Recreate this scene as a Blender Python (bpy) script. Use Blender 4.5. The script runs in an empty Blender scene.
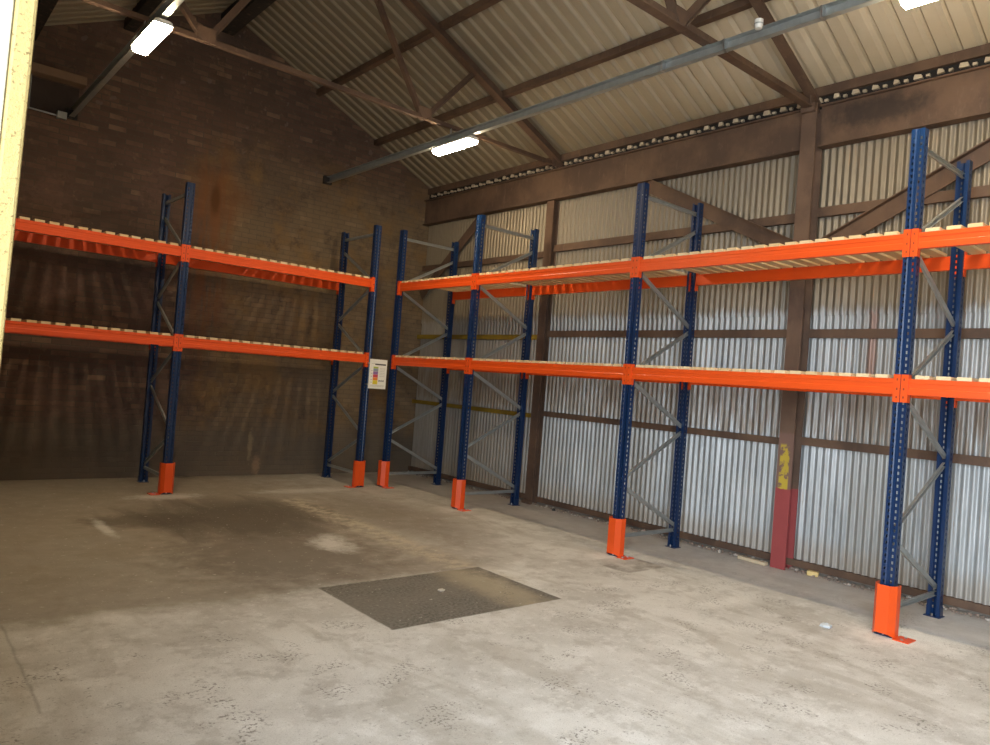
import bpy, math, random
from mathutils import Vector, Matrix
random.seed(7)
C = bpy.context.scene.collection
sc = bpy.context.scene

# ------------------------------------------------------------------ mesh helper
class MB:
    def __init__(s):
        s.v, s.f, s.m = [], [], []
    def face(s, idx, m=0):
        s.f.append(tuple(idx)); s.m.append(m)
    def quad(s, a, b, c, d, m=0):
        n = len(s.v); s.v += [tuple(a), tuple(b), tuple(c), tuple(d)]
        s.face((n, n+1, n+2, n+3), m)
    def box(s, x0, x1, y0, y1, z0, z1, m=0):
        n = len(s.v)
        s.v += [(x, y, z) for z in (z0, z1) for y in (y0, y1) for x in (x0, x1)]
        for q in ((0,2,3,1), (4,5,7,6), (0,1,5,4), (2,6,7,3), (0,4,6,2), (1,3,7,5)):
            s.face([n+i for i in q], m)
    def prism(s, poly, p0, p1, up=(0,0,1), m=0, closed=True):
        """section polygon (u, w) swept from p0 to p1; w follows up, u is sideways"""
        p0, p1 = Vector(p0), Vector(p1)
        d = (p1-p0).normalized(); up = Vector(up)
        side = d.cross(up).normalized(); w = side.cross(d).normalized()
        n = len(s.v); k = len(poly)
        for p in (p0, p1):
            for (a, b) in poly:
                s.v.append(tuple(p + side*a + w*b))
        for i in range(k):
            j = (i+1) % k
            if not closed and j == 0: continue
            s.face((n+i, n+j, n+k+j, n+k+i), m)
        if closed:
            s.face([n+i for i in range(k)][::-1], m); s.face([n+k+i for i in range(k)], m)
    def cyl(s, p0, p1, r, seg=10, m=0, r1=None):
        r1 = r if r1 is None else r1
        p0, p1 = Vector(p0), Vector(p1); d = (p1-p0).normalized()
        a = d.orthogonal().normalized(); b = d.cross(a); n = len(s.v)
        for p, rr in ((p0, r), (p1, r1)):
            for i in range(seg):
                t = 2*math.pi*i/seg
                s.v.append(tuple(p + a*rr*math.cos(t) + b*rr*math.sin(t)))
        for i in range(seg):
            j = (i+1) % seg
            s.face((n+i, n+j, n+seg+j, n+seg+i), m)
        s.face([n+i for i in range(seg)][::-1], m); s.face([n+seg+i for i in range(seg)], m)
    def mesh(s, name, mats):
        me = bpy.data.meshes.new(name)
        me.from_pydata(s.v, [], s.f)
        for mt in (mats if isinstance(mats, (list, tuple)) else [mats]): me.materials.append(mt)
        for p, mi in zip(me.polygons, s.m): p.material_index = mi
        me.validate(); me.update()
        import bmesh
        bm = bmesh.new(); bm.from_mesh(me); bmesh.ops.recalc_face_normals(bm, faces=bm.faces); bm.to_mesh(me); bm.free()
        return me
    def build(s, name, mats, parent=None, loc=None, bevel=0, rotz=None):
        return link(name, s.mesh(name, mats), parent, loc, bevel, rotz)

def box_mb(*a):
    m = MB(); m.box(*a); return m

def link(name, me, parent=None, loc=None, bevel=0, rotz=None):
    o = bpy.data.objects.new(name, me); C.objects.link(o)
    if parent is not None: o.parent = parent
    if loc is not None: o.location = loc
    if rotz is not None: o.rotation_euler = (0, 0, rotz)
    if bevel:
        b = o.modifiers.new('edge', 'BEVEL'); b.width = bevel; b.segments = 2; b.limit_method = 'ANGLE'
    return o

def tag(o, label, cat, group=None, kind='thing'):
    o['label'] = label; o['category'] = cat; o['kind'] = kind
    if group: o['group'] = group
    return o
def empty(name, loc=(0,0,0), rotz=0):
    o = bpy.data.objects.new(name, None); C.objects.link(o)
    o.empty_display_size = .2; o.location = loc; o.rotation_euler = (0, 0, rotz); return o
def struct(o, label=None):
    o['kind'] = 'structure'
    if label: o['label'] = label
    return o

# ------------------------------------------------------------------ node helper
class NT:
    def __init__(s, name):
        s.mat = bpy.data.materials.new(name); s.mat.use_nodes = True
        s.t = s.mat.node_tree; s.t.nodes.clear()
        s.out = s.t.nodes.new('ShaderNodeOutputMaterial')
        s.b = s.t.nodes.new('ShaderNodeBsdfPrincipled')
        s.t.links.new(s.b.outputs[0], s.out.inputs[0])
    def new(s, typ, **kw):
        n = s.t.nodes.new(typ)
        for k, v in kw.items(): setattr(n, k, v)
        return n
    def put(s, sock, v):
        if isinstance(v, bpy.types.NodeSocket): s.t.links.new(v, sock)
        elif v is not None:
            if isinstance(v, tuple) and len(v) == 3 and sock.type == 'RGBA': v = v + (1,)
            sock.default_value = v
    def math(s, op, a, b=None, c=None, clamp=False):
        n = s.new('ShaderNodeMath', operation=op, use_clamp=clamp)
        for i, v in enumerate((a, b, c)):
            if v is not None: s.put(n.inputs[i], v)
        return n.outputs[0]
    def pos(s):
        return s.new('ShaderNodeNewGeometry').outputs['Position']
    def objco(s):
        return s.new('ShaderNodeTexCoord').outputs['Object']
    def sep(s, v):
        n = s.new('ShaderNodeSeparateXYZ'); s.put(n.inputs[0], v); return n.outputs
    def comb(s, x=0., y=0., z=0.):
        n = s.new('ShaderNodeCombineXYZ')
        for i, v in enumerate((x, y, z)): s.put(n.inputs[i], v)
        return n.outputs[0]
    def vmul(s, v, k):
        n = s.new('ShaderNodeVectorMath', operation='MULTIPLY'); s.put(n.inputs[0], v); n.inputs[1].default_value = k; return n.outputs[0]
    def noise(s, v, scale, detail=4, rough=.55, dist=0.):
        n = s.new('ShaderNodeTexNoise'); s.put(n.inputs['Vector'], v)
        n.inputs['Scale'].default_value = scale; n.inputs['Detail'].default_value = detail
        n.inputs['Roughness'].default_value = rough; n.inputs['Distortion'].default_value = dist
        return n.outputs['Fac']
    def voro(s, v, scale):
        n = s.new('ShaderNodeTexVoronoi'); s.put(n.inputs['Vector'], v); n.inputs['Scale'].default_value = scale
        return n.outputs['Distance']
    def sstep(s, v, a, b):          # smooth 0..1 from a to b
        n = s.new('ShaderNodeMapRange', interpolation_type='SMOOTHSTEP')
        s.put(n.inputs[0], v); n.inputs[1].default_value = a; n.inputs[2].default_value = b
        return n.outputs[0]
    def step2(s, v, a, b):          # falling 1..0 from a to b
        n = s.new('ShaderNodeMapRange', interpolation_type='SMOOTHSTEP')
        s.put(n.inputs[0], v); n.inputs[1].default_value = a; n.inputs[2].default_value = b
        n.inputs[3].default_value = 1.; n.inputs[4].default_value = 0.
        return n.outputs[0]
    def mix(s, f, a, b, mode='MIX'):
        n = s.new('ShaderNodeMix', data_type='RGBA', blend_type=mode)
        s.put(n.inputs[0], f); s.put(n.inputs[6], a); s.put(n.inputs[7], b); return n.outputs[2]
    def blob(s, x, y, cx, cy, rx, ry, soft=.4, wob=None, amt=0.):
        dx = s.math('DIVIDE', s.math('SUBTRACT', x, cx), rx); dy = s.math('DIVIDE', s.math('SUBTRACT', y, cy), ry)
        d = s.math('SQRT', s.math('ADD', s.math('MULTIPLY', dx, dx), s.math('MULTIPLY', dy, dy)))
        if wob is not None: d = s.math('ADD', d, s.math('MULTIPLY', s.math('SUBTRACT', wob, .5), amt))
        return s.step2(d, 1-soft, 1+soft)
    def rect(s, x, y, x0, x1, y0, y1, e=.02):
        a = s.math('MULTIPLY', s.sstep(x, x0-e, x0+e), s.step2(x, x1-e, x1+e))
        b = s.math('MULTIPLY', s.sstep(y, y0-e, y0+e), s.step2(y, y1-e, y1+e))
        return s.math('MULTIPLY', a, b)
    def bump(s, h, strength=.3, dist=.01):
        n = s.new('ShaderNodeBump'); n.inputs['Strength'].default_value = strength; n.inputs['Distance'].default_value = dist
        s.put(n.inputs['Height'], h); s.t.links.new(n.outputs[0], s.b.inputs['Normal'])
    def done(s, col=None, rough=.6, metal=0., spec=None):
        if col is not None: s.put(s.b.inputs['Base Color'], col)
        s.put(s.b.inputs['Roughness'], rough); s.put(s.b.inputs['Metallic'], metal)
        if spec is not None: s.b.inputs['Specular IOR Level'].default_value = spec
        return s.mat
def srgb(r, g, b):
    f = lambda c: ((c/255+.055)/1.055)**2.4 if c/255 > .04045 else c/255/12.92
    return (f(r), f(g), f(b))

# ------------------------------------------------------------------ materials
def simple(name, col, rough=.5, metal=0., var=.12, scale=6., spec=None):
    n = NT(name); k = n.noise(n.objco(), scale, 5)
    dark = tuple(c*(1-var*2) for c in col); lite = tuple(min(1, c*(1+var)) for c in col)
    return n.done(n.mix(k, dark, lite), rough, metal, spec)

M_blue = simple('blue_paint', srgb(14, 44, 84), .30, .0, .08)
M_orange = simple('orange_paint', (.80, .088, .009), .38, 0, .05)
M_orange_dk = simple('orange_slots', (.25, .03, .006), .6)
M_galv = simple('galvanised_steel', (.40, .42, .41), .42, .55, .15, 14)
M_chrome = simple('bolt_steel', (.6, .6, .6), .3, .9)

n = NT('slat_timber'); p = n.objco(); oi = n.new('ShaderNodeObjectInfo').outputs['Random']
g = n.noise(n.vmul(p, (3, 40, 40)), 1.6, 4, .6, .6)
base = n.mix(oi, (.80, .58, .31), (.90, .74, .47))
k = n.voro(n.vmul(p, (6, 10, 10)), 1.2)
col = n.mix(n.math('MULTIPLY', g, .55), base, (.40, .23, .09))
M_slat = n.done(n.mix(n.step2(k, .03, .10), col, (.20, .09, .03)), .75)

def steel_mat(name, col=(.150, .092, .060), col2=(.092, .058, .042), paint=None):
    n = NT(name); P = n.pos(); X = n.sep(P)
    a = n.noise(P, 2.2, 6, .6); b = n.noise(n.vmul(P, (1, 1, .35)), 14, 5, .65)
    c = n.mix(n.sstep(a, .35, .65), col, col2)
    c = n.mix(n.math('MULTIPLY', n.sstep(b, .55, .72), .45), c, (.19, .125, .085))
    if paint: c = paint(n, c, X, b)
    n.bump(b, .15, .004)
    return n.done(c, .72, 0., .3)
M_steel = steel_mat('brown_painted_steel')
def beam_stain(n, c, X, b):
    w = n.noise(n.pos(), 5, 6, .7)
    return n.mix(n.math('MULTIPLY', n.blob(X[1], X[2], -7.5, 4.78, .42, .14, .5, w, 2.2), .8), c, (.035, .026, .022))
M_beam = steel_mat('stained_beam_steel', (.150, .092, .060), (.092, .058, .042), beam_stain)
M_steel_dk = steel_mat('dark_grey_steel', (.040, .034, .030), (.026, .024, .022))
def col_paint(n, c, X, b):
    w = n.noise(n.pos(), 9, 5, .65)
    zz = n.math('ADD', X[2], n.math('MULTIPLY', n.math('SUBTRACT', w, .5), .06))
    ym = n.math('MULTIPLY', n.math('MULTIPLY', n.step2(zz, 1.30, 1.34), n.sstep(zz, .82, .84)), n.sstep(w, .45, .53))
    ym = n.math('MULTIPLY', ym, n.rect(X[1], X[0], -6.88, -6.775, .1, .262, .008))
    c = n.mix(n.math('MULTIPLY', n.step2(zz, 1.42, 1.46), n.step2(X[0], .262, .27)), c, (.20, .12, .095))
    c = n.mix(ym, c, (.50, .37, .05))
    return n.mix(n.step2(zz, .845, .855), c, n.mix(n.math('MULTIPLY', w, .8), (.36, .075, .075), (.26, .055, .055)))
M_col2 = steel_mat('painted_column_steel', (.165, .104, .072), (.105, .068, .050), col_paint)
M_yellow_rail = steel_mat('yellow_rail_paint', (.30, .20, .02), (.19, .125, .015))

# floor
n = NT('dusty_concrete'); P = n.pos(); x, y, z = n.sep(P)
w1 = n.noise(P, 1.1, 6, .6); w2 = n.noise(P, 5, 6, .65); w3 = n.noise(P, 40, 4, .7); w4 = n.noise(n.vmul(P, (1, .35, 1)), 2.2, 5, .6, .8)
c = n.mix(n.sstep(w1, .33, .68), (.72, .71, .675), (.54, .525, .49))
c = n.mix(n.math('MULTIPLY', n.sstep(w2, .50, .68), .6), c, (.77, .765, .74))
c = n.mix(n.math('MULTIPLY', n.sstep(n.noise(P, 3.3, 8, .72), .50, .62), .5), c, (.40, .375, .335))
c = n.mix(n.math('MULTIPLY', n.sstep(n.noise(n.vmul(P, (1., 1., 1.)), 11, 6, .75), .53, .66), .45), c, (.80, .79, .76))
c = n.mix(n.math('MULTIPLY', n.sstep(w4, .5, .66), .45), c, (.40, .37, .315))
# floor browner and darker towards the back
back = n.sstep(n.math('ADD', y, n.math('MULTIPLY', n.math('SUBTRACT', w1, .5), .7)), -5.62, -5.36)
leftpart = n.step2(n.math('ADD', x, n.math('MULTIPLY', n.math('SUBTRACT', w2, .5), .6)), -3.6, -1.2)
c = n.mix(n.math('MULTIPLY', n.math('MULTIPLY', back, leftpart), .8), c, n.mix(w2, (.20, .165, .125), (.34, .29, .225)))
back2 = n.sstep(n.math('ADD', y, n.math('MULTIPLY', n.math('SUBTRACT', w1, .5), 2.5)), -5.5, -2.5)
c = n.mix(n.math('MULTIPLY', back2, .5), c, n.mix(w2, (.21, .17, .12), (.36, .30, .22)))
st = n.blob(x, y, -3.9, -2.6, 1.05, 1.15, .45, w4, 1.5)
c = n.mix(n.math('MULTIPLY', st, .8), c, n.mix(w3, (.05, .04, .03), (.12, .095, .07)))
st = n.blob(x, y, -4.2, -4.4, .9, 1.0, .5, w2, 1.8)
c = n.mix(n.math('MULTIPLY', st, .55), c, n.mix(w3, (.09, .072, .055), (.15, .12, .09)))
st = n.blob(x, y, -4.9, -2.5, .55, .35, .4, w2, 1.3)
c = n.mix(n.math('MULTIPLY', st, .6), c, (.09, .07, .05))
st = n.blob(x, y, -2.1, -3.2, .55, 1.5, .5, w1, 1.2)
c = n.mix(n.math('MULTIPLY', st, .45), c, (.15, .115, .08))
# joint filled with pale dust
jx = n.math('ADD', x, n.math('MULTIPLY', n.math('SUBTRACT', w2, .5), .18))
jm = n.math('MULTIPLY', n.rect(jx, y, -3.05, -2.72, -6.2, -1.6, .13), n.sstep(n.noise(P, 7, 6, .7), .40, .60))
# dark tarry patch, straight edged
pm = n.rect(n.math('ADD', x, n.math('MULTIPLY', n.math('SUBTRACT', w2, .5), .03)), n.math('ADD', y, n.math('MULTIPLY', n.math('SUBTRACT', w2, .5), .03)), -4.40, -2.755, -6.58, -5.48, .012)
pc = n.mix(n.sstep(w3, .35, .65), (.065, .058, .048), (.20, .185, .155))
pc = n.mix(n.math('MULTIPLY', n.sstep(w1, .42, .66), .55), pc, (.21, .19, .155))
pd = n.blob(x, y, -3.08, -6.05, .20, .75, .7, w2, 1.4)
pc = n.mix(n.math('MULTIPLY', pd, .85), pc, (.40, .345, .24))
c = n.mix(n.math('MULTIPLY', pm, .93), c, pc)
c = n.mix(n.math('MULTIPLY', jm, n.math('SUBTRACT', .8, n.math('MULTIPLY', pm, .5))), c, (.56, .49, .37))
pm2 = n.rect(n.math('ADD', x, n.math('MULTIPLY', w2, .05)), n.math('ADD', y, n.math('MULTIPLY', w2, .05)), -1.50, -.90, -6.24, -5.72, .02)
c = n.mix(n.math('MULTIPLY', pm2, n.math('MULTIPLY', n.sstep(w2, .3, .6), .6)), c, (.15, .13, .105))
# slab edge on the door side and pale powder spills
c = n.mix(n.math('MULTIPLY', n.rect(n.math('ADD', x, n.math('MULTIPLY', w2, .03)), y, -6.58, -6.50, -6.8, -5.4, .02), .35), c, (.60, .57, .5))
c = n.mix(n.math('MULTIPLY', n.rect(n.math('ADD', x, n.math('MULTIPLY', w2, .03)), y, -6.50, -6.485, -6.8, -5.4, .008), .35), c, (.16, .14, .12))
for (cx, cy, rx, ry, s) in ((-3.6, -4.2, .16, .26, .6), (-3.45, -3.9, .12, .14, .4), (-.95, -8.5, .34, .28, .85), (-.7, -8.75, .35, .2, .7), (-1.45, -7.3, .35, .12, .5),
                            (-5.35, -2.75, .05, .35, .5), (-1.05, -2.95, .3, .18, .35), (-1.1, -5.75, .35, .2, .4), (-4.3, -1.15, .35, .18, .4), (-2.4, -1.1, .6, .15, .35)):
    c = n.mix(n.math('MULTIPLY', n.blob(x, y, cx, cy, rx, ry, .75, n.noise(P, 6, 8, .75), 3.0), s), c, (.88, .87, .83))
# boot and tyre marks
fm = n.math('MULTIPLY', n.math('MULTIPLY', n.sstep(n.noise(P, 3.4, 4, .6), .53, .63), n.sstep(n.noise(P, 46, 3, .6), .53, .60)), n.step2(y, -6.3, -5.8))
c = n.mix(n.math('MULTIPLY', fm, .7), c, (.16, .145, .125))
c = n.mix(n.math('MULTIPLY', n.sstep(n.noise(P, 130, 3, .7), .45, .7), .28), c, (.22, .20, .17))
sp = n.math('MULTIPLY', n.sstep(n.noise(P, 60, 2, .5), .64, .72), .5)
c = n.mix(sp, c, (.20, .18, .155))
c = n.mix(n.math('MULTIPLY', n.sstep(n.noise(P, 22, 3, .6), .64, .72), .5), c, (.70, .67, .6))
c = n.mix(n.math('MULTIPLY', n.sstep(n.math('ADD', x, n.math('MULTIPLY', n.math('SUBTRACT', w2, .5), .5)), -.75, -.45), .55), c, n.mix(w2, (.55, .50, .44), (.78, .73, .67)))  # floor under the racking painted lighter to offset the deck shadow
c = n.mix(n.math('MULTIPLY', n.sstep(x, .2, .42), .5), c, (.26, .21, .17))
n.bump(n.math('ADD', w2, n.math('MULTIPLY', w3, .35)), .25, .012)
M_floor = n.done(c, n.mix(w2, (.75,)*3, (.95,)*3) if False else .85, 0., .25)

# gable brick
def brick(name, tone=1.):
    n = NT(name); P = n.pos(); x, y, z = n.sep(P)
    v = n.comb(n.math('ADD', x, y), z, 0.)
    wv = n.noise(v, .55, 5, .6); wv2 = n.noise(v, 2.4, 6, .65); wf = n.noise(v, 22, 4, .6)
    br = n.new('ShaderNodeTexBrick'); n.put(br.inputs['Vector'], v)
    br.offset = .5; br.inputs['Scale'].default_value = 1.
    br.inputs['Brick Width'].default_value = .23; br.inputs['Row Height'].default_value = .075
    br.inputs['Mortar Size'].default_value = .008; br.inputs['Mortar Smooth'].default_value = .35
    for i, cc in ((1, (.098, .064, .052)), (2, (.155, .092, .066)), (3, (.098, .074, .058))): br.inputs[i].default_value = cc + (1,)
    c = br.outputs['Color']
    # pale, yellower bricks low and towards the corner, purple-dark bricks high and on the other side
    t = n.math('ADD', x, n.math('MULTIPLY', n.math('SUBTRACT', wv2, .5), 1.5))
    c = n.mix(n.math('MULTIPLY', n.sstep(t, -4.0, -2.8), n.math('MULTIPLY', n.step2(z, 4.4, 5.4), .75)), c, n.mix(wv2, (.17, .122, .070), (.26, .19, .105)), 'MIX')
    c = n.mix(n.math('MULTIPLY', br.outputs['Fac'], .5), c, (.105, .082, .06))
    br2 = n.new('ShaderNodeTexBrick'); n.put(br2.inputs['Vector'], v); br2.offset = .5
    br2.inputs['Scale'].default_value = 1.; br2.inputs['Brick Width'].default_value = .23; br2.inputs['Row Height'].default_value = .075
    br2.inputs['Mortar Size'].default_value = .004; br2.inputs['Bias'].default_value = -.72
    for i, cc in ((1, (0., 0., 0.)), (2, (1., 1., 1.)), (3, (0., 0., 0.))): br2.inputs[i].default_value = cc + (1,)
    c = n.mix(n.math('MULTIPLY', n.math('MULTIPLY', br2.outputs['Color'], n.sstep(wv2, .42, .58)), .8), c, (.42, .29, .17))
    c = n.mix(n.math('MULTIPLY', n.sstep(wv, .44, .66), .6), c, (.072, .054, .046))
    oz = n.math('MULTIPLY', n.math('MULTIPLY', n.sstep(n.noise(v, 1.1, 6, .65), .46, .62), n.sstep(t, -4.3, -3.2)), n.step2(z, 4.6, 5.6))
    c = n.mix(n.math('MULTIPLY', oz, .6), c, n.mix(wf, (.21, .115, .045), (.30, .19, .075)))
    c = n.mix(n.math('MULTIPLY', n.math('MULTIPLY', n.sstep(n.noise(v, 1.7, 6, .65), .5, .62), n.step2(t, -4.4, -3.4)), .55), c, n.mix(wf, (.13, .078, .06), (.20, .125, .10)))
    c = n.mix(n.math('MULTIPLY', n.sstep(n.noise(v, 3.4, 8, .75), .50, .66), .5), c, (.06, .044, .036))
    c = n.mix(n.math('MULTIPLY', n.sstep(n.noise(v, 6.5, 8, .75), .55, .68), .4), c, (.24, .165, .105))
    # rust run below the old fixing hole
    wr = n.noise(n.comb(n.math('MULTIPLY', x, 7.), n.math('MULTIPLY', z, .9), 0.), 1., 4, .6)
    rr = n.math('MULTIPLY', n.blob(x, z, -3.45, 3.4, .30, 1.7, .55, wr, 1.4), n.sstep(wr, .42, .6))
    c = n.mix(n.math('MULTIPLY', rr, .75), c, (.20, .085, .038))
    c = n.mix(n.blob(x, z, -3.44, 4.17, .07, .22, .5, wv2, .8), c, (.030, .015, .012))
    c = n.mix(n.math('MULTIPLY', n.blob(x, z, -3.4, 4.2, .45, .4, .6, wv2, 1.0), .5), c, (.20, .085, .03))
    # grimy plinth band
    zz = n.math('ADD', z, n.math('MULTIPLY', n.math('SUBTRACT', wv2, .5), .5))
    c = n.mix(n.math('MULTIPLY', n.step2(zz, .55, 1.0), .8), c, n.mix(wv2, (.15, .125, .095), (.105, .088, .07)))
    c = n.mix(n.math('MULTIPLY', n.blob(x, z, -2.48, .16, .06, .14, .4, wf, 1.6), .5), c, (.34, .22, .14))
    c = n.mix(n.math('MULTIPLY', n.blob(x, z, -2.60, .45, .035, .22, .4, wf, 2.6), .45), c, (.34, .27, .16))
    sp = n.math('MULTIPLY', n.math('MULTIPLY', n.sstep(n.noise(v, 5.5, 2, .5), .66, .70), n.sstep(z, 4.6, 5.2)), .6)
    c = n.mix(sp, c, (.17, .13, .11))
    if tone != 1: c = n.mix(1., c, (tone,)*3, 'MULTIPLY')
    n.bump(n.math('ADD', n.math('MULTIPLY', br.outputs['Fac'], -1.), n.math('MULTIPLY', wf, .6)), .5, .006)
    return n.done(c, .9, 0., .2)
M_brick = brick('sooty_brick', 1.15)

# corrugated wall sheets
n = NT('galvanised_corrugated'); P = n.pos(); x, y, z = n.sep(P)
vs = n.comb(n.math('MULTIPLY', y, 6.), n.math('MULTIPLY', z, .5), 0.)
s1 = n.noise(vs, 2.2, 5, .6); s2 = n.noise(P, 1.3, 5, .6); s3 = n.noise(n.comb(n.math('MULTIPLY', y, 30.), n.math('MULTIPLY', z, 1.6), 0.), 1.2, 4, .6)
c = n.mix(n.sstep(s1, .32, .68), (.33, .355, .365), (.49, .52, .535))
wn = n.new('ShaderNodeTexWhiteNoise', noise_dimensions='1D'); n.put(wn.inputs['W'], n.math('FLOOR', n.math('DIVIDE', n.math('ADD', y, .13), .608)))
c = n.mix(n.math('MULTIPLY', n.sstep(wn.outputs['Value'], .45, .9), .5), c, (.33, .325, .30))
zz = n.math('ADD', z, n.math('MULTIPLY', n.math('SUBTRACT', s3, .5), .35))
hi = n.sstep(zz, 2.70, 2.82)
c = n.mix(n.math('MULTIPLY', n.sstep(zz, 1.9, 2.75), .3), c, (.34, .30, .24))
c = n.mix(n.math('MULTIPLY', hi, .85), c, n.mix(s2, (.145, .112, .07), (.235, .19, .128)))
c = n.mix(n.math('MULTIPLY', n.sstep(y, -4.2, -1.6), .6), c, (.23, .18, .115))  # sheets painted darker towards the gable corner, where daylight falls off
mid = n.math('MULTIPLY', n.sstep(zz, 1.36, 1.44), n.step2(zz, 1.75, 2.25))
c = n.mix(n.math('MULTIPLY', mid, n.math('MULTIPLY', n.sstep(s3, .36, .60), .75)), c, (.20, .145, .095))  # brown dirt together with painted shade under the lower deck
c = n.mix(n.math('MULTIPLY', n.sstep(s3, .60, .70), n.math('MULTIPLY', n.sstep(s2, .45, .6), .7)), c, (.30, .20, .12))
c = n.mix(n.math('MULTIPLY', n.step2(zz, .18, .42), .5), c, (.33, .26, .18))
c = n.mix(n.math('MULTIPLY', n.rect(y, zz, -7.60, -7.52, 2.0, 2.75, .03), .55), c, (.30, .10, .04))
n.bump(s2, .1, .003)
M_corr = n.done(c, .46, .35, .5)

n = NT('roof_liner'); P = n.pos(); x, y, z = n.sep(P)
s1 = n.noise(n.comb(n.math('MULTIPLY', y, 5.), n.math('MULTIPLY', x, .6), 0.), 1.4, 5, .6); s2 = n.noise(P, .9, 5, .6)
c = n.mix(s1, (.50, .425, .31), (.67, .585, .44))
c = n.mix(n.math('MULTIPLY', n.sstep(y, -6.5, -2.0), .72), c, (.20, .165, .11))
c = n.mix(n.math('MULTIPLY', n.sstep(s2, .5, .7), .3), c, (.30, .24, .16))
hh = n.math('SUBTRACT', z, n.math('SUBTRACT', 5.20 + .465*.42, n.math('MULTIPLY', x, .465)))
c = n.mix(n.math('MULTIPLY', n.math('MULTIPLY', n.step2(hh, .004, .02), n.sstep(x, -3.5, -3.4)), n.math('MULTIPLY', n.sstep(y, -7., -2.5), .55)), c, (.13, .105, .07))  # flat pans painted darker so the rib sides read as lamp-lit
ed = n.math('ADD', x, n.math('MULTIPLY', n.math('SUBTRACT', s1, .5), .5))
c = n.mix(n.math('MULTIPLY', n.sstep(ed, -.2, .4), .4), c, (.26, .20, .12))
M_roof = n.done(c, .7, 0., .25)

n = NT('speckled_masonry'); P = n.pos()
a = n.noise(P, 110, 4, .7); b = n.noise(P, 28, 4, .6)
c = n.mix(n.sstep(a, .57, .64), (.30, .225, .088), (.10, .065, .022))
c = n.mix(n.math('MULTIPLY', b, .35), c, (.33, .265, .13)); n.bump(a, .5, .004)
M_jamb = n.done(c, .9, 0., .2)
M_white = simple('white_frame_paint', (.48, .46, .36), .5, 0, .04)
M_plaster = simple('grey_render', (.30, .27, .23), .9)
M_dark = simple('dark_recess', (.018, .015, .014), .9)
M_recess = simple('sooty_recess', (.055, .040, .034), .9, 0, .2)
M_lintel = simple('lintel_brown', (.24, .155, .10), .8, 0, .15)
M_filler = simple('pale_filler', (.62, .52, .38), .9, 0, .2)
M_card = simple('sign_card', (.86, .84, .74), .45, 0, .02)
M_rubble = simple('rubble_stone', (.34, .27, .22), .95, 0, .35, 9)
M_rubble2 = simple('rubble_pale', (.62, .58, .52), .95, 0, .2, 9)
M_plastic = simple('white_plastic', (.75, .74, .70), .45, 0, .04)
def flat(name, col): return simple(name, col, .5, 0, .02)
def emit(name, col, k):
    n = NT(name); n.b.inputs['Emission Color'].default_value = col + (1,); n.b.inputs['Emission Strength'].default_value = k
    w = n.noise(n.objco(), 3, 2); return n.done(n.mix(w, (.8, .8, .8), (.85, .85, .85)), .5)
M_led = emit('led_diffuser', (1., .81, .54), 140.)

# ------------------------------------------------------------------ setting
XR, YB, XL, YF, XRIDGE = .45, .47, -7.35, -14.3, -3.45
SL = .465
def zroof(x): return 5.20 + SL*(.42 - x) if x > XRIDGE else 5.20 + SL*(.42 - XRIDGE) - SL*(XRIDGE - x)
def zraft(x): return zroof(x) - .13

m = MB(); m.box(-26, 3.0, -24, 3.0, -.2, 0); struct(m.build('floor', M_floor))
# gable walls as prisms
def gable(name, y0, y1, mat):
    m = MB(); prof = [(XL-.3, -.15), (XR+.35, -.15), (XR+.35, zroof(XR+.1)+.02), (XRIDGE, zroof(XRIDGE)+.05), (XL-.3, zroof(XL-.1)+.02)]
    k = len(m.v)
    for yy in (y0, y1):
        for (a, b) in prof: m.v.append((a, yy, b))
    m.face([0,1,2,3,4]); m.face([9,8,7,6,5])
    for i in range(5):
        j = (i+1) % 5; m.face((i, j, 5+j, 5+i))
    return struct(m.build(name, mat))
gable('wall_back', YB, YB+.35, M_brick); gable('wall_front', YF-.35, YF, M_brick)
# door-side wall with the big door opening the camera stands in
m = MB(); m.box(XL-.3, XL, -9.0, YB, -.1, zroof(XL)+.05); m.box(XL-.3, XL, YF, -13.4, -.1, zroof(XL)+.05); m.box(XL-.3, XL, -13.4, -9.0, 4.55, zroof(XL)+.05)
struct(m.build('wall_left', M_plaster))
def lean(m):
    m.v = [(v[0] + .001 + .014*(v[2]-2.5), v[1], v[2]) for v in m.v]; return m
m = lean(box_mb(-7.100, -7.066, -9.30, -9.0, 0, 4.6)); struct(m.build('trim_1', M_jamb, bevel=.006), 'yellow speckled masonry edge of the door opening')
m = lean(box_mb(XL-.3, -7.1005, -9.30, -9.0, 0, 4.6)); struct(m.build('trim_2', M_white, bevel=.004), 'white painted frame of the door opening')

# corrugated wall: lower and upper sheets lapped
def corr(m, x0, y0, y1, z0, z1, amp=.0125, pitch=.076):
    N = int((y0-y1)/pitch*8); nb = len(m.v)
    for i in range(N+1):
        yy = y0 - (y0-y1)*i/N
        xx = x0 + amp*math.cos(2*math.pi*(y0-yy)/pitch)
        m.v += [(xx, yy, z0), (xx, yy, z1)]
    for i in range(N):
        a = nb + 2*i; m.face((a, a+2, a+3, a+1))
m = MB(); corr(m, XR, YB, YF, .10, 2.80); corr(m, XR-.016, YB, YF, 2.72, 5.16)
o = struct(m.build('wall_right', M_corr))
for pl in o.data.polygons: pl.use_smooth = True
m = MB(); m.box(XR+.03, XR+.3, YF, YB, -.1, 5.1); struct(m.build('added_wall_right_box', M_plaster))  # unseen box behind the sheets, added to stop light leaking in
m = MB(); m.box(XR-.05, XR+.02, YF, YB, .035, .105); struct(m.build('baseboard_right', M_steel))

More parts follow.
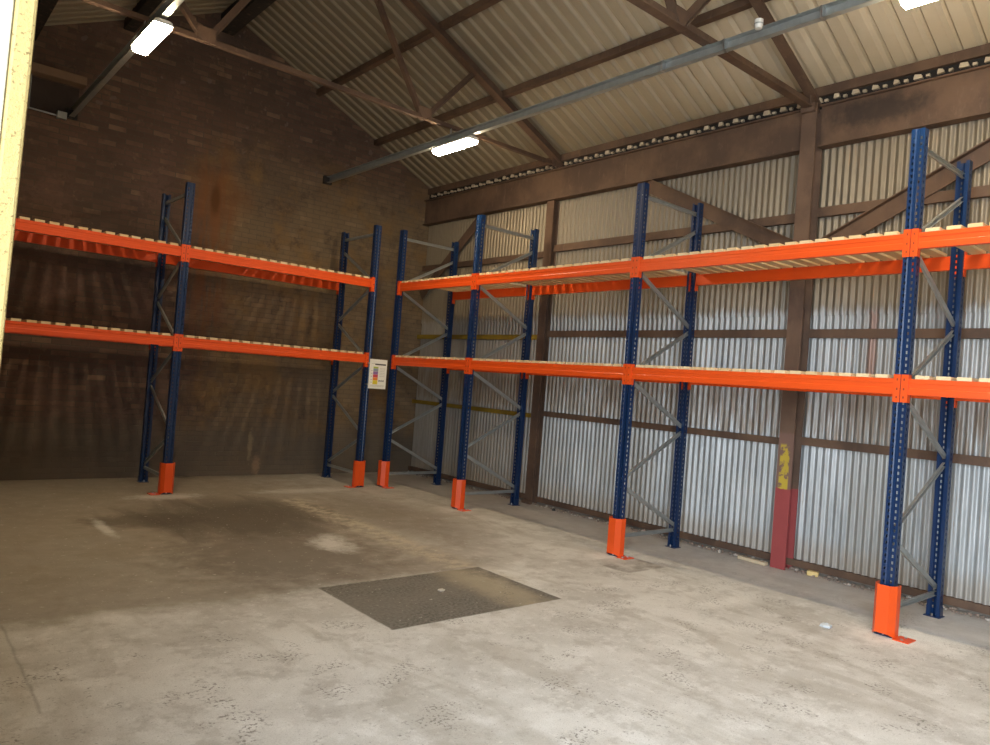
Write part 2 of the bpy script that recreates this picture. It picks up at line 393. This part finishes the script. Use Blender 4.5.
# roof sheets, trapezoid profile running from eaves to ridge
def roof(name, xe):
    m = MB(); prof = []; yy = YB+.1; pitch = .2
    while yy > YF-.1:
        prof += [(yy, 0), (yy-.112, 0), (yy-.142, .046), (yy-.172, .046)]; yy -= pitch
    for (yv, h) in prof:
        m.v += [(xe, yv, zroof(xe)+h), (XRIDGE, yv, zroof(XRIDGE)+h)]
    for i in range(len(prof)-1):
        a = 2*i; m.face((a, a+1, a+3, a+2))
    return struct(m.build(name, M_roof))
roof('ceiling_slope', XR+.1); roof('ceiling_slope', XL-.1)
m = MB()
for s, xe in ((1, XR+.4), (-1, XL-.4)):
    m.quad((xe, YB+.4, zroof(xe)+.08), (XRIDGE, YB+.4, zroof(XRIDGE)+.08), (XRIDGE, YF-.4, zroof(XRIDGE)+.08), (xe, YF-.4, zroof(xe)+.08))
struct(m.build('added_roof_cover', M_plaster))  # unseen cover over the roof sheets, added to stop light leaks

# ------------------------------------------------------------------ roof and wall steelwork
def Lsec(w, t=.012, flip=1):      # T-shaped section: flange across the bottom, web up
    return [(-w/2, -w/2), (w/2, -w/2), (w/2, -w/2+t), (t/2, -w/2+t), (t/2, w/2), (-t/2, w/2), (-t/2, -w/2+t), (-w/2, -w/2+t)]
def boxsec(w, h): return [(-w/2, -h/2), (w/2, -h/2), (w/2, h/2), (-w/2, h/2)]
def Csec(w, h, t=.01):            # channel: web on the -u side
    return [(-w/2, -h/2), (w/2, -h/2), (w/2, -h/2+t), (-w/2+t, -h/2+t), (-w/2+t, h/2-t), (w/2, h/2-t), (w/2, h/2), (-w/2, h/2)]
def Isec(w, h, t=.015):           # flanges top and bottom
    return [(-w/2, -h/2), (w/2, -h/2), (w/2, -h/2+t), (t/2, -h/2+t), (t/2, h/2-t), (w/2, h/2-t), (w/2, h/2), (-w/2, h/2), (-w/2, h/2-t), (-t/2, h/2-t), (-t/2, -h/2+t), (-w/2, -h/2+t)]

def truss(y, dz, tie_w, raf_w, strut_w, label):
    t = empty('roof_truss', (XRIDGE, y, 5.0)); off = Vector((XRIDGE, y, 5.0))
    tag(t, label, 'roof truss', 'steel roof trusses')
    def bar(name, a, b, w, yo=0.):
        mm = MB(); A = Vector((a[0], y+yo, a[1]+dz))-off; B = Vector((b[0], y+yo, b[1]+dz))-off
        mm.prism(Lsec(w), A, B, (0, 0, 1) if abs((B-A).normalized().z) < .9 else (1, 0, 0)); mm.build(name, M_steel, t)
    ap = zraft(XRIDGE); mir = lambda x: 2*XRIDGE-x
    bar('rafter', (.40, zraft(.40)), (XRIDGE, ap), raf_w)
    bar('rafter', (mir(.40), zraft(.40)), (XRIDGE, ap), raf_w)
    bar('tie_bar', (.34, 5.03), (mir(.34), 5.03), tie_w, .012)
    for f in (lambda x: x, mir):
        bar('strut', (f(-2.06), 5.04), (f(-1.33), zraft(-1.33)-.02), strut_w, .02)
        bar('strut', (f(-2.10), 5.04), (f(-3.16), zraft(-3.16)-.02), strut_w*1.05, .03)
        mm = MB(); X0 = f(-2.08)-XRIDGE; mm.box(X0-.10, X0+.10, .0, .012, .03+dz-.04, .16+dz)
        mm.build('gusset_plate', M_steel, t)
    mm = MB(); mm.prism([(-.10, -.05), (.10, -.05), (.10, .09), (-.02, .16), (-.10, .12)], (.30-XRIDGE, -.012, .03+dz), (.30-XRIDGE, .0, .03+dz)); mm.build('gusset_plate', M_steel, t)
    return t
truss(-2.95, 0., .058, .125, .068, 'brown steel roof truss meeting the plain slim column near the brick gable')
truss(-6.85, -.06, .092, .105, .085, 'brown steel roof truss standing on the red-footed column')

def beam_thing(name, sec, a, b, mat, label, cat, group=None, up=(0,0,1)):
    mm = MB(); A, B = Vector(a), Vector(b); mm.prism(sec, (0,0,0), B-A, up)
    return tag(mm.build(name, mat, loc=A), label, cat, group)
# purlins
for (x, lab, w, mat) in ((-.80, 'brown purlin under the lit roof slope, lower one just above the grey cable trunking', .085, M_steel),
                    (-1.93, 'brown purlin under the lit roof slope, higher one up towards the ridge', .085, M_steel),
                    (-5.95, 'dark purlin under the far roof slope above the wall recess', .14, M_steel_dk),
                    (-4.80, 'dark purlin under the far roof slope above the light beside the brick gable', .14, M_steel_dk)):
    zc = zraft(x)+.045+w/2-.004 if w < .1 else zroof(x)-w/2-.02
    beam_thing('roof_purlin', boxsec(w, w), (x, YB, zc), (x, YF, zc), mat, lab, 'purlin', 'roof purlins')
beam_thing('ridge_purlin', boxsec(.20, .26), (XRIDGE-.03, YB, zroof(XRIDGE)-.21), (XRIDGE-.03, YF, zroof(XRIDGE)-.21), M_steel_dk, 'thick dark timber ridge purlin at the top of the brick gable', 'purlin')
beam_thing('eaves_purlin', boxsec(.05, .10), (.385, YB, 5.135), (.385, YF, 5.135), M_steel, 'narrow brown eaves purlin along the foot of the roof sheets above the deep eaves beam', 'purlin')
# pale filler blocks in the sheet profile under the eaves purlin
m = MB(); yy = YB-.04
m.box(.405, .425, YF, YB, 4.955, 5.10, 1)
k = 0
while yy > YF:
    j = random.uniform(-.008, .006); q = random.uniform(.55, 1.05)
    m.prism([(-.045*q, -.022), (.045*q, -.026*q), (.028*q, .02+j), (-.034*q, .026)], (.372, yy-.08, 5.05+j), (.405, yy-.08, 5.05+j), (0,0,1), 0)
    m.box(.375, .405, yy-.185, yy-.15, 5.02, 5.045, 0)
    yy -= .2
struct(m.build('trim_3', [M_filler, M_dark]), 'pale filler blocks along the eaves')

# columns and eaves beams
m = MB(); m.box(.25, .268, -.083, .083, 0, 4.98); m.box(.268, .41, -.009, .009, 0, 4.9); m.box(.41, .428, -.083, .083, 0, 4.98)
m.box(.20, .26, -.075, .075, 4.88, 4.965); m.box(.268, .40, -.06, -.009, 0, .02)
tag(m.build('steel_column', M_col2, loc=(0, -6.83, 0)), 'brown steel wall column with dark red foot and flaking yellow band', 'column', 'steel wall columns')
m = MB(); m.box(.31, .325, -.075, .075, .0, 4.50); m.box(.325, .428, -.008, .008, 0, 4.50); m.box(.413, .428, -.075, .075, 0, 4.50)
m.box(.26, .31, -.09, .09, 0, .05)
tag(m.build('steel_column', M_steel, loc=(0, -2.86, 0)), 'slim plain brown steel column between the two end rack frames', 'column', 'steel wall columns')
for (ya, yb, lab) in ((YB, -6.74, 'deep brown eaves beam spanning from brick gable to the red-footed column'),
                      (-6.92, YF, 'deep brown eaves beam beyond the red-footed column with dark stain')):
    mm = MB(); A = Vector((.352, ya, 4.735))
    mm.prism([(-.07, -.225), (.06, -.225), (.06, -.21), (-.015+.03, -.21), (.015, .21), (.06, .21), (.06, .225), (-.05, .225), (-.05, .21), (-.0, .21), (-.0, -.21), (-.07, -.21)], (0,0,0), (0, yb-ya, 0), (0,0,1))
    # sweep runs towards -y, so u points to -x
    o = mm.build('eaves_beam', M_beam, loc=A); tag(o, lab, 'eaves beam', 'eaves beams')
# horizontal wall rails
rails = [(3.72, YB, -2.78, .09, M_steel, 'brown rail on the corrugated sheets, high in the bay beside the brick gable'),
         (2.47, YB, -2.78, .075, M_yellow_rail, 'yellow painted rail in the bay beside the brick gable, upper of two'),
         (1.29, YB, -2.78, .065, M_yellow_rail, 'yellow painted rail in the bay beside the brick gable, lower of two'),
         (3.79, -2.94, -6.73, .10, M_steel, 'brown rail on corrugated sheets in the middle bay above the upper shelf'),
         (2.52, -2.94, -6.73, .09, M_steel, 'brown rail on corrugated sheets in the middle bay between the shelves'),
         (1.34, -2.94, -6.73, .075, M_steel, 'brown rail on corrugated sheets in the middle bay below the lower shelf'),
         (3.82, -6.93, YF, .10, M_steel, 'brown rail beyond the red-footed column, above the upper shelf'),
         (2.52, -6.93, YF, .09, M_steel, 'brown rail beyond the red-footed column, between the shelves'),
         (1.37, -6.93, YF, .085, M_steel, 'brown rail beyond the red-footed column, below the lower shelf')]
for (z, ya, yb, h, mat, lab) in rails:
    beam_thing('wall_rail', [(-.045, h/2-.012), (-.045, h/2), (.05, h/2), (.05, -h/2), (.038, -h/2), (.038, h/2-.012)] if False else boxsec(.05, h), (.398, ya, z), (.398, yb, z), mat, lab, 'wall rail', 'horizontal wall rails')
# raking wall braces
for (a, b, lab) in (((.345, -1.25, 4.50), (.345, .40, 3.22), 'raking steel wall brace dropping to the gable corner'),
                    ((.34, -4.62, 4.47), (.34, -6.72, 3.44), 'raking steel wall brace falling towards the red-footed column from the gable side'),
                    ((.34, -6.96, 3.38), (.34, -9.15, 4.50), 'raking steel wall brace rising from the red-footed column above the end frame')):
    beam_thing('wall_brace', [(-.012, -.085), (.0, -.085), (.0, .073), (.06, .073), (.06, .085), (-.012, .085)], a, b, M_steel, lab, 'wall brace', 'raking wall braces')

# cable trunking and strip lights
def trunking(x, z, label):
    t = empty('cable_trunking', (x, YB, z)); tag(t, label, 'cable trunking', 'cable trunking runs')
    mm = MB(); mm.prism(Csec(.06, .095, .004), (0,0,0), (0, YF-YB, 0), (0,0,1)); mm.build('channel', M_galv, t)
    mm = MB(); mm.box(-.07, .07, -.05, 0., -.07, .06); mm.build('end_bracket', M_steel_dk, t)
    for yy, zt in ((-2.95, 5.0), (-6.85, 4.925)):
        c = MB(); c.box(-.004, .004, yy-YB-.015, yy-YB+.015, .0476, zt-z); c.box(-.03, .03, yy-YB-.015, yy-YB+.015, .0476, .052); c.build('hanger', M_galv, t)
    for yy in (-6.35, -7.02, -7.9):
        c = MB(); c.box(-.034, .034, yy-YB-.008, yy-YB+.008, -.0505, .0505); c.build('clip', M_chrome, t)
trunking(-1.66, 4.87, 'grey cable trunking running under the trusses on the side of the corrugated wall')
trunking(-5.41, 4.87, 'cable trunking ending beside the wall recess, carrying the light over the gable rack')
def strip_light(x, y0, y1, ztop, label, wd=.17):
    t = empty('strip_light', (x, (y0+y1)/2, ztop)); tag(t, label, 'strip light', 'strip lights'); h = abs(y0-y1)/2
    mm = MB(); mm.prism([(-wd/2, -.04), (wd/2, -.04), (wd/2-.01, -.01), (wd/2-.04, 0), (-wd/2+.04, 0), (-wd/2+.01, -.01)], (0, -h, 0), (0, h, 0)); mm.build('housing', M_plastic, t)
    mm = MB(); mm.prism([(-wd/2+.004, -.0405), (-wd/2+.012, -.075), (-wd/2+.04, -.095), (wd/2-.04, -.095), (wd/2-.012, -.075), (wd/2-.004, -.0405)], (0, -h+.01, 0), (0, h-.01, 0)); mm.build('diffuser', M_led, t)
    for s in (-1, 1):
        c = MB(); c.box(-.02, .02, s*h*.7-.012, s*h*.7+.012, 0, .0215); c.build('hanger', M_chrome, t)
strip_light(-1.66, -2.66, -3.45, 4.80, 'glowing strip light on grey trunking below the slim column truss')
strip_light(-5.41, -2.85, -3.62, 4.80, 'glowing strip light over the rack on the brick gable')
strip_light(-1.66, -8.50, -9.40, 4.80, 'glowing strip light cut off by the top of the picture')
# little alarm sounder on the trunking
s = empty('round_detector', (-1.735, -7.38, 4.93)); tag(s, 'small white round detector fixed to the grey trunking by a rafter', 'detector')
m = MB(); m.cyl((0, 0, -.05), (0, 0, .0), .028, 18, 0, .036); m.cyl((0, 0, 0), (0, 0, .025), .036, 18); m.build('body', M_plastic, s)
m = MB(); m.cyl((0, 0, -.015), (0, 0, -.008), .038, 18); m.build('trim_ring', M_galv, s)

# recess, lintel, conduit on the brick gable
m = MB(); m.box(-6.6, -5.34, YB-.012, YB+.05, 4.80, 5.22); struct(m.build('window_1', M_recess), 'dark bricked-up recess')
m = MB(); m.box(-6.7, -5.29, YB-.20, YB, 5.235, 5.345); tag(m.build('lintel', M_lintel, bevel=.006), 'pale brown lintel jutting from the brick gable above the recess', 'lintel')
m = MB(); pth = [(-5.90, YB-.05, 5.24), (-5.90, YB-.05, 4.80), (-5.50, YB-.05, 4.79)]
for a, b in zip(pth, pth[1:]): m.cyl(a, b, .012, 8)
m.cyl((-5.90, YB-.05, 4.79), (-5.90, YB-.05, 4.81), .017, 8)
cp = tag(m.build('conduit_pipe', M_galv), 'thin grey conduit bent around the recess under the lintel', 'conduit')
m = MB(); m.box(-5.58, -5.47, YB-.09, YB-.012, 4.76, 4.85); m.cyl((-5.525, YB-.095, 4.805), (-5.525, YB-.09, 4.805), .03, 12)
tag(m.build('junction_box', M_galv, bevel=.008), 'small grey junction box at the end of the thin conduit', 'junction box')

# ------------------------------------------------------------------ pallet racking
HT, D = 4.0, 1.085
PW, PD = .10, .075
def post_mesh():
    m = MB()
    xs = [-.05, -.034, -.021, -.012, .012, .021, .034, .05]
    hole_cols = (1, 5)
    pitch, hh = .05, .024
    zs = [0.]
    kk = 0; z = .06
    while z + hh < HT-.02:
        zs += [z, z+hh]; z += pitch
    zs.append(HT)
    def yv(i): return .005 if 3 <= i <= 4 else 0.
    nb = len(m.v)
    for zz in zs:
        for i, xx in enumerate(xs): m.v.append((xx, yv(i), zz))
    w = len(xs)
    for r in range(len(zs)-1):
        for i in range(w-1):
            if i in hole_cols and r % 2 == 1: continue
            a = nb + r*w + i; m.face((a, a+1, a+w+1, a+w))
    ys = [0., .028, .044, PD]
    for s in (-1, 1):
        nb = len(m.v)
        for zz in zs:
            for yy in ys: m.v.append((s*.05, yy, zz))
        for r in range(len(zs)-1):
            for i in range(3):
                if i == 1 and r % 2 == 1: continue
                a = nb + r*4 + i; m.face((a, a+1, a+5, a+4))
        m.quad((s*.05, PD, 0), (s*.05, PD, HT), (s*.022, PD, HT), (s*.022, PD, 0))
    me = m.mesh('upright_post', M_blue); return me
POST = post_mesh()
m = MB(); m.box(-.065, .065, -.022, .105, 0, .006); m.box(-.056, -.0505, .0, .07, .006, .09); m.box(.0505, .056, .0, .07, .006, .09)
m.cyl((-.0, -.011, .006), (-.0, -.011, .022), .009, 6, 1); m.cyl((0, .09, .006), (0, .09, .03), .009, 6, 1)
FOOT = m.mesh('foot_plate', [M_blue, M_chrome])
# bracing shared by every frame; depth runs from the front post to the rear one
y0b, y1b = .045, D-.045
ZN = [.22, .78, 1.36, 1.92, 2.52, 3.10, 3.70]    # zig-zag node heights, rear first
BR = []
def brace_mesh(a, b):
    mm = MB(); mm.prism(Csec(.022, .042, .004), (0, a[0], a[1]), (0, b[0], b[1]), (1, 0, 0) if False else (0, 0, 1)); return mm.mesh('cross_brace', M_galv)
for i in range(6):
    a = (y1b if i % 2 == 0 else y0b, ZN[i]+.035); b = (y0b if i % 2 == 0 else y1b, ZN[i+1]-.035)
    BR.append(brace_mesh(a, b))
BR.append(brace_mesh((y0b, .20), (y1b, .20))); BR.append(brace_mesh((y0b, 3.87), (y1b, 3.87)))

def beam_profile():               # depth (u) by height (w), front face grooved, step at the inner top edge
    return [(-.025, -.0625), (.025, -.0625), (.025, .035), (.010, .035), (.010, .0625), (-.025, .0625), (-.025, .030), (-.021, .024), (-.021, -.010), (-.025, -.016)]
def connector_mesh(s):            # plate folded round the corner of the post; s = +1 post on the +x end
    m = MB()
    m.box(*sorted((s*.001, s*.0475)), -.007, -.0005, -.125, .095)
    m.box(*sorted((-s*.005, s*.001)), -.007, .052, -.125, .095)
    for zz in (-.085, -.02, .055): m.box(*sorted((s*.020, s*.030)), -.009, -.007, zz-.008, zz+.008, 1)
    return m.mesh('beam_connector', [M_orange, M_orange_dk])
CONN = {1: connector_mesh(1), -1: connector_mesh(-1)}
BEAM = {}
def beam_obj(rack, s0, s1, zc, rear):
    L = round(s1-s0-PW, 3)
    if L not in BEAM:
        m = MB(); m.prism([(-u, w) for (u, w) in beam_profile()][::-1], (-L/2+.004, .027, 0), (L/2-.004, .027, 0)); BEAM[L] = m.mesh('shelf_beam', M_orange)
    b = link('shelf_beam', BEAM[L], rack, ((s0+s1)/2, D if rear else 0, zc), 0, math.pi if rear else 0)
    for s in (-1, 1): link('beam_connector', CONN[s], b, (s*L/2, 0, 0))
    return b
SLAT = None
ZB = (1.953, 3.104)               # beam centre heights
def deck(root, s0, s1, zc, count, label, group):
    global SLAT
    d = empty('slatted_deck'); tag(d, label, 'shelf deck', group)
    d.matrix_world = root.matrix_basis @ Matrix.Translation(((s0+s1)/2, 0, zc+.0635))
    if SLAT is None:
        m = MB(); m.box(-.05, .05, .002, D-.002, 0, .028); SLAT = m.mesh('slat', M_slat)
    L = s1-s0-PW-.10; stp = (L-.1)/(count-1)
    for i in range(count):
        o = link('slat', SLAT, d, (-L/2+.05+i*stp + random.uniform(-.006, .006), random.uniform(-.004, .004), 0), 0, random.uniform(-.004, .004))
    return d
def rack(loc, rotz, posts, label):
    r = empty('pallet_rack', loc, rotz); tag(r, label, 'pallet rack', 'pallet racks')
    for s in posts:
        for rear in (0, 1):
            p = link('upright_post', POST, r, (s, D if rear else 0, 0), 0, math.pi if rear else 0)
            link('foot_plate', FOOT, p, (0, 0, 0))
        for b in BR: link('cross_brace', b, r, (s, 0, 0))
    for a, b in zip(posts, posts[1:]):
        for zc in ZB:
            for rear in (0, 1): beam_obj(r, a, b, zc, rear)
    return r
YR = [-.996, -2.909, -5.681, -8.437, -11.207]
RR = rack((-1.0525, 0, 0), -math.pi/2, [-y for y in YR], 'orange and blue pallet racking along the corrugated metal wall')
XRK = [-7.04, -4.240, -1.443]
RL = rack((0, -.9617, 0), 0, XRK, 'orange and blue pallet racking along the brick gable wall')
bayR = ['short bay beside the sign', 'bay passing the slim column', 'bay passing the red-footed column', 'bay cut off beyond that column']
for i in range(4):
    for lv, (zc, nm) in enumerate(zip(ZB, ('lower', 'upper'))):
        deck(RR, -YR[i], -YR[i+1], zc, 12 if i == 0 else 18, f'{nm} timber slat deck of the corrugated-wall rack, {bayR[i]}', 'slatted shelf decks')
bayL = ['bay cut off by the door edge', 'bay ending at the sign']
for i in range(2):
    for zc, nm in zip(ZB, ('lower', 'upper')):
        deck(RL, XRK[i], XRK[i+1], zc, 18, f'{nm} timber slat deck of the brick gable rack, {bayL[i]}', 'slatted shelf decks')

# post guards: folded orange channels bolted to the floor in front of the posts
def guard_mesh():
    m = MB(); t = .006; H = .40
    out = [(-.084, .060), (-.084, -.008), (-.046, -.064), (.046, -.064), (.084, -.008), (.084, .060)]
    inn = [(-.084+t, .060), (-.084+t, -.006), (-.043, -.064+t), (.043, -.064+t), (.084-t, -.006), (.084-t, .060)]
    k = len(out)
    for zz in (0, H):
        for p in out + inn: m.v.append((p[0], p[1], zz if not (zz == 0 and p[1] < -.05) else .028))
    for i in range(k-1):
        m.face((i, i+1, 2*k+i+1, 2*k+i)); m.face((k+i+1, k+i, 3*k+i, 3*k+i+1))
        m.face((i+1, i, k+i, k+i+1)); m.face((2*k+i, 2*k+i+1, 3*k+i+1, 3*k+i))
    for i in (0, k-1): m.face((i, k+i, 3*k+i, 2*k+i))
    return m.mesh('post_guard', M_orange)
GUARD = guard_mesh()
def flange_mesh(s):
    m = MB(); m.box(*sorted((s*.0845, s*.200)), -.055, .10, 0, .007)
    for yy in (-.02, .06): m.cyl((s*.14, yy, .007), (s*.14, yy, .016), .012, 6, 1)
    return m.mesh('floor_flange', [M_orange, M_chrome])
FL = {1: flange_mesh(1), -1: flange_mesh(-1)}
def guard(loc, rotz, label, s):
    o = link('post_guard', GUARD, None, loc, 0, rotz); tag(o, label, 'post guard', 'orange post guards')
    link('floor_flange', FL[s], o)
for y, lab in zip(YR, ('orange post guard under the sign on the corrugated-wall rack', 'orange post guard on the rack post in front of the slim brown column',
                       'orange post guard beside the small dark floor patch', 'orange post guard standing in spilled white powder', 'orange post guard out of view at the end of the run')):
    if y > -9: guard((-1.0525, y, 0), -math.pi/2, lab, 1)
for x, lab in zip(XRK[1:], ('orange post guard on the middle post of the brick gable rack', 'orange post guard at the corner end of the brick gable rack')):
    guard((x, -.9617, 0), 0, lab, -1)

# load notice hung between the two corner posts
cols = {'green': (.42, .52, .10), 'grey': (.30, .36, .42), 'purple': (.30, .16, .36), 'red': (.62, .08, .10), 'orange': (.80, .26, .03), 'yellow': (.75, .62, .05)}
sg = empty('load_notice', (-1.315, -1.052, 1.508)); tag(sg, 'white load notice with coloured bands hung between the two corner rack posts', 'sign')
m = MB(); m.box(-.152, .152, 0, .006, 0, .447); m.build('board', M_card, sg, bevel=.002)
m = MB(); yy = -.0012
keys = ['green', 'grey', 'purple', 'red', 'orange', 'yellow']
hs = [.03, .045, .045, .045, .045, .06]; z = .335
for i, (kx, h) in enumerate(zip(keys, hs)):
    m.box(-.085, .0, yy, 0, z-h+.002, z, i); z -= h
mats = [flat('notice_'+kx, cols[kx]) for kx in keys] + [flat('notice_ink', (.10, .09, .08)), flat('notice_pale_ink', (.45, .40, .34))]
for (a, b, zz, h, mi) in ((-.06, .13, .36, .022, 6), (-.12, .02, .375, .006, 7), (-.12, -.1, .27, .01, 7), (-.12, -.1, .225, .01, 7), (-.12, -.1, .18, .01, 7), (-.12, -.1, .13, .01, 7), (-.12, -.1, .09, .01, 7)):
    m.box(a, b, yy, 0, zz, zz+h, mi)
for zz in (.31, .29, .265, .24, .215, .19): m.box(.03, .12, yy, 0, zz, zz+.004, 7)
for a in (.02, .055, .09): m.box(a, a+.018, yy, 0, .11, .135, 6)
for zz in (.05, .035): m.box(-.12, .12, yy, 0, zz, zz+.004, 7)
m.build('printing', mats, sg)
m = MB()
for xx in (-.13, .265):
    m.box(xx-.015, xx+.0, .006, .088, .05, .075); m.box(xx-.015, xx+.0, .006, .088, .37, .395)
m.v = [(min(v[0], .14), v[1], v[2]) for v in m.v]
m.build('hanging_strap', M_galv, sg)

# ------------------------------------------------------------------ bits on the floor
def rock(m, c, r, mi=0, flatten=.6):
    k = len(m.v); seg, rings = 6, 3
    c = Vector(c); q = random.random()*6
    pts = []
    for i in range(rings+1):
        ph = math.pi*i/rings
        for j in range(seg):
            t = 2*math.pi*j/seg + q; rr = r*random.uniform(.75, 1.15)
            m.v.append(tuple(c + Vector((rr*math.sin(ph)*math.cos(t), rr*math.sin(ph)*math.sin(t), max(-c.z+.001, rr*math.cos(ph)*flatten)))))
    for i in range(rings):
        for j in range(seg):
            a = k+i*seg+j; b = k+i*seg+(j+1) % seg
            m.face((a, b, b+seg, a+seg), mi)
m = MB(); yy = YB-.1
while yy > -11.5:
    r = random.uniform(.008, .030) * (1.0 if yy < -4 else .7)
    rock(m, (random.uniform(.27, .43), yy, r*.45), r, 1 if random.random() < .22 else 0)
    yy -= random.uniform(.006, .03)
m.v = list(m.v)
tag(m.build('rubble', [M_rubble, M_rubble2]), 'broken brick and mortar rubble strewn along the foot of the corrugated wall', 'rubble', None, 'stuff')
m = MB(); m.box(-.032, .032, -.055, .055, 0, .05); o = m.build('brick_block', flat('yellow_brick', (.70, .53, .22)), None, (.31, -7.19, .004), .008, .25)
tag(o, 'yellow half brick lying at the foot of the corrugated wall', 'brick')
m = MB(); m.box(-.03, .03, -.17, .17, 0, .035); o = m.build('timber_offcut', flat('pale_offcut', (.62, .52, .36)), None, (.235, -6.55, .004), .004, -.06)
tag(o, 'pale timber offcut on the floor beside the red column foot', 'wood offcut')
def scrap(name, loc, r, col, label, cat, rot=.4, fl=.4):
    m = MB(); rock(m, (0, 0, r*.3), r, 0, fl); o = m.build(name, flat(name+'_surface', col), None, loc, 0, rot); tag(o, label, cat)
scrap('paper_scrap', (-1.32, -8.11, 0), .055, (.66, .72, .76), 'crumpled pale scrap on the floor in front of the powder-dusted guard', 'scrap')
scrap('white_lump', (.22, .18, 0), .05, (.85, .82, .74), 'small white lump on the floor in the gable corner', 'scrap', .2, .8)
scrap('dark_stone', (.26, -3.45, 0), .03, (.05, .045, .04), 'small dark stone at the foot of the corrugated wall near the slim column', 'stone', .3, .8)
scrap('pale_chip', (-3.55, -5.98, 0), .035, (.62, .58, .5), 'pale chip lying on the large dark floor patch', 'scrap', .9, .3)

# ------------------------------------------------------------------ light
w = bpy.data.worlds.new('overcast_sky'); sc.world = w; w.use_nodes = True
bg = w.node_tree.nodes['Background']; bg.inputs[0].default_value = (.86, .93, 1., 1); bg.inputs[1].default_value = 14.
la = bpy.data.lights.new('door_portal', 'AREA'); la.shape = 'RECTANGLE'; la.size = 4.1; la.size_y = 4.5; la.cycles.is_portal = True
lo = bpy.data.objects.new('door_portal', la); C.objects.link(lo)
lo.location = (XL-.2, -11.35, 2.28); lo.rotation_euler = (math.pi/2, 0, -math.pi/2)

# ------------------------------------------------------------------ camera
F, yaw, pitch, roll = 740.34156, 0.70231, 0.01398, 0.07688
cp, spn = math.cos(pitch), math.sin(pitch)
fwd = Vector((math.sin(yaw)*cp, math.cos(yaw)*cp, spn)); rt = Vector((math.cos(yaw), -math.sin(yaw), 0)); upv = rt.cross(fwd)
r2 = rt*math.cos(roll) + upv*math.sin(roll); u2 = -rt*math.sin(roll) + upv*math.cos(roll)
cam = bpy.data.cameras.new('camera'); cam.sensor_fit = 'HORIZONTAL'; cam.sensor_width = 36; cam.lens = F/990*36; cam.clip_start = .05
co = bpy.data.objects.new('camera', cam); C.objects.link(co); sc.camera = co
co.matrix_world = Matrix(((r2.x, u2.x, -fwd.x, -7.25221), (r2.y, u2.y, -fwd.y, -10.82106), (r2.z, u2.z, -fwd.z, 1.73631), (0, 0, 0, 1)))

sc.view_settings.view_transform = 'Standard'; sc.view_settings.look = 'None'; sc.view_settings.exposure = 0.; sc.view_settings.gamma = 1.
sc.cycles.use_denoising = True; sc.cycles.max_bounces = 8; sc.cycles.diffuse_bounces = 5; sc.cycles.sample_clamp_indirect = 8.
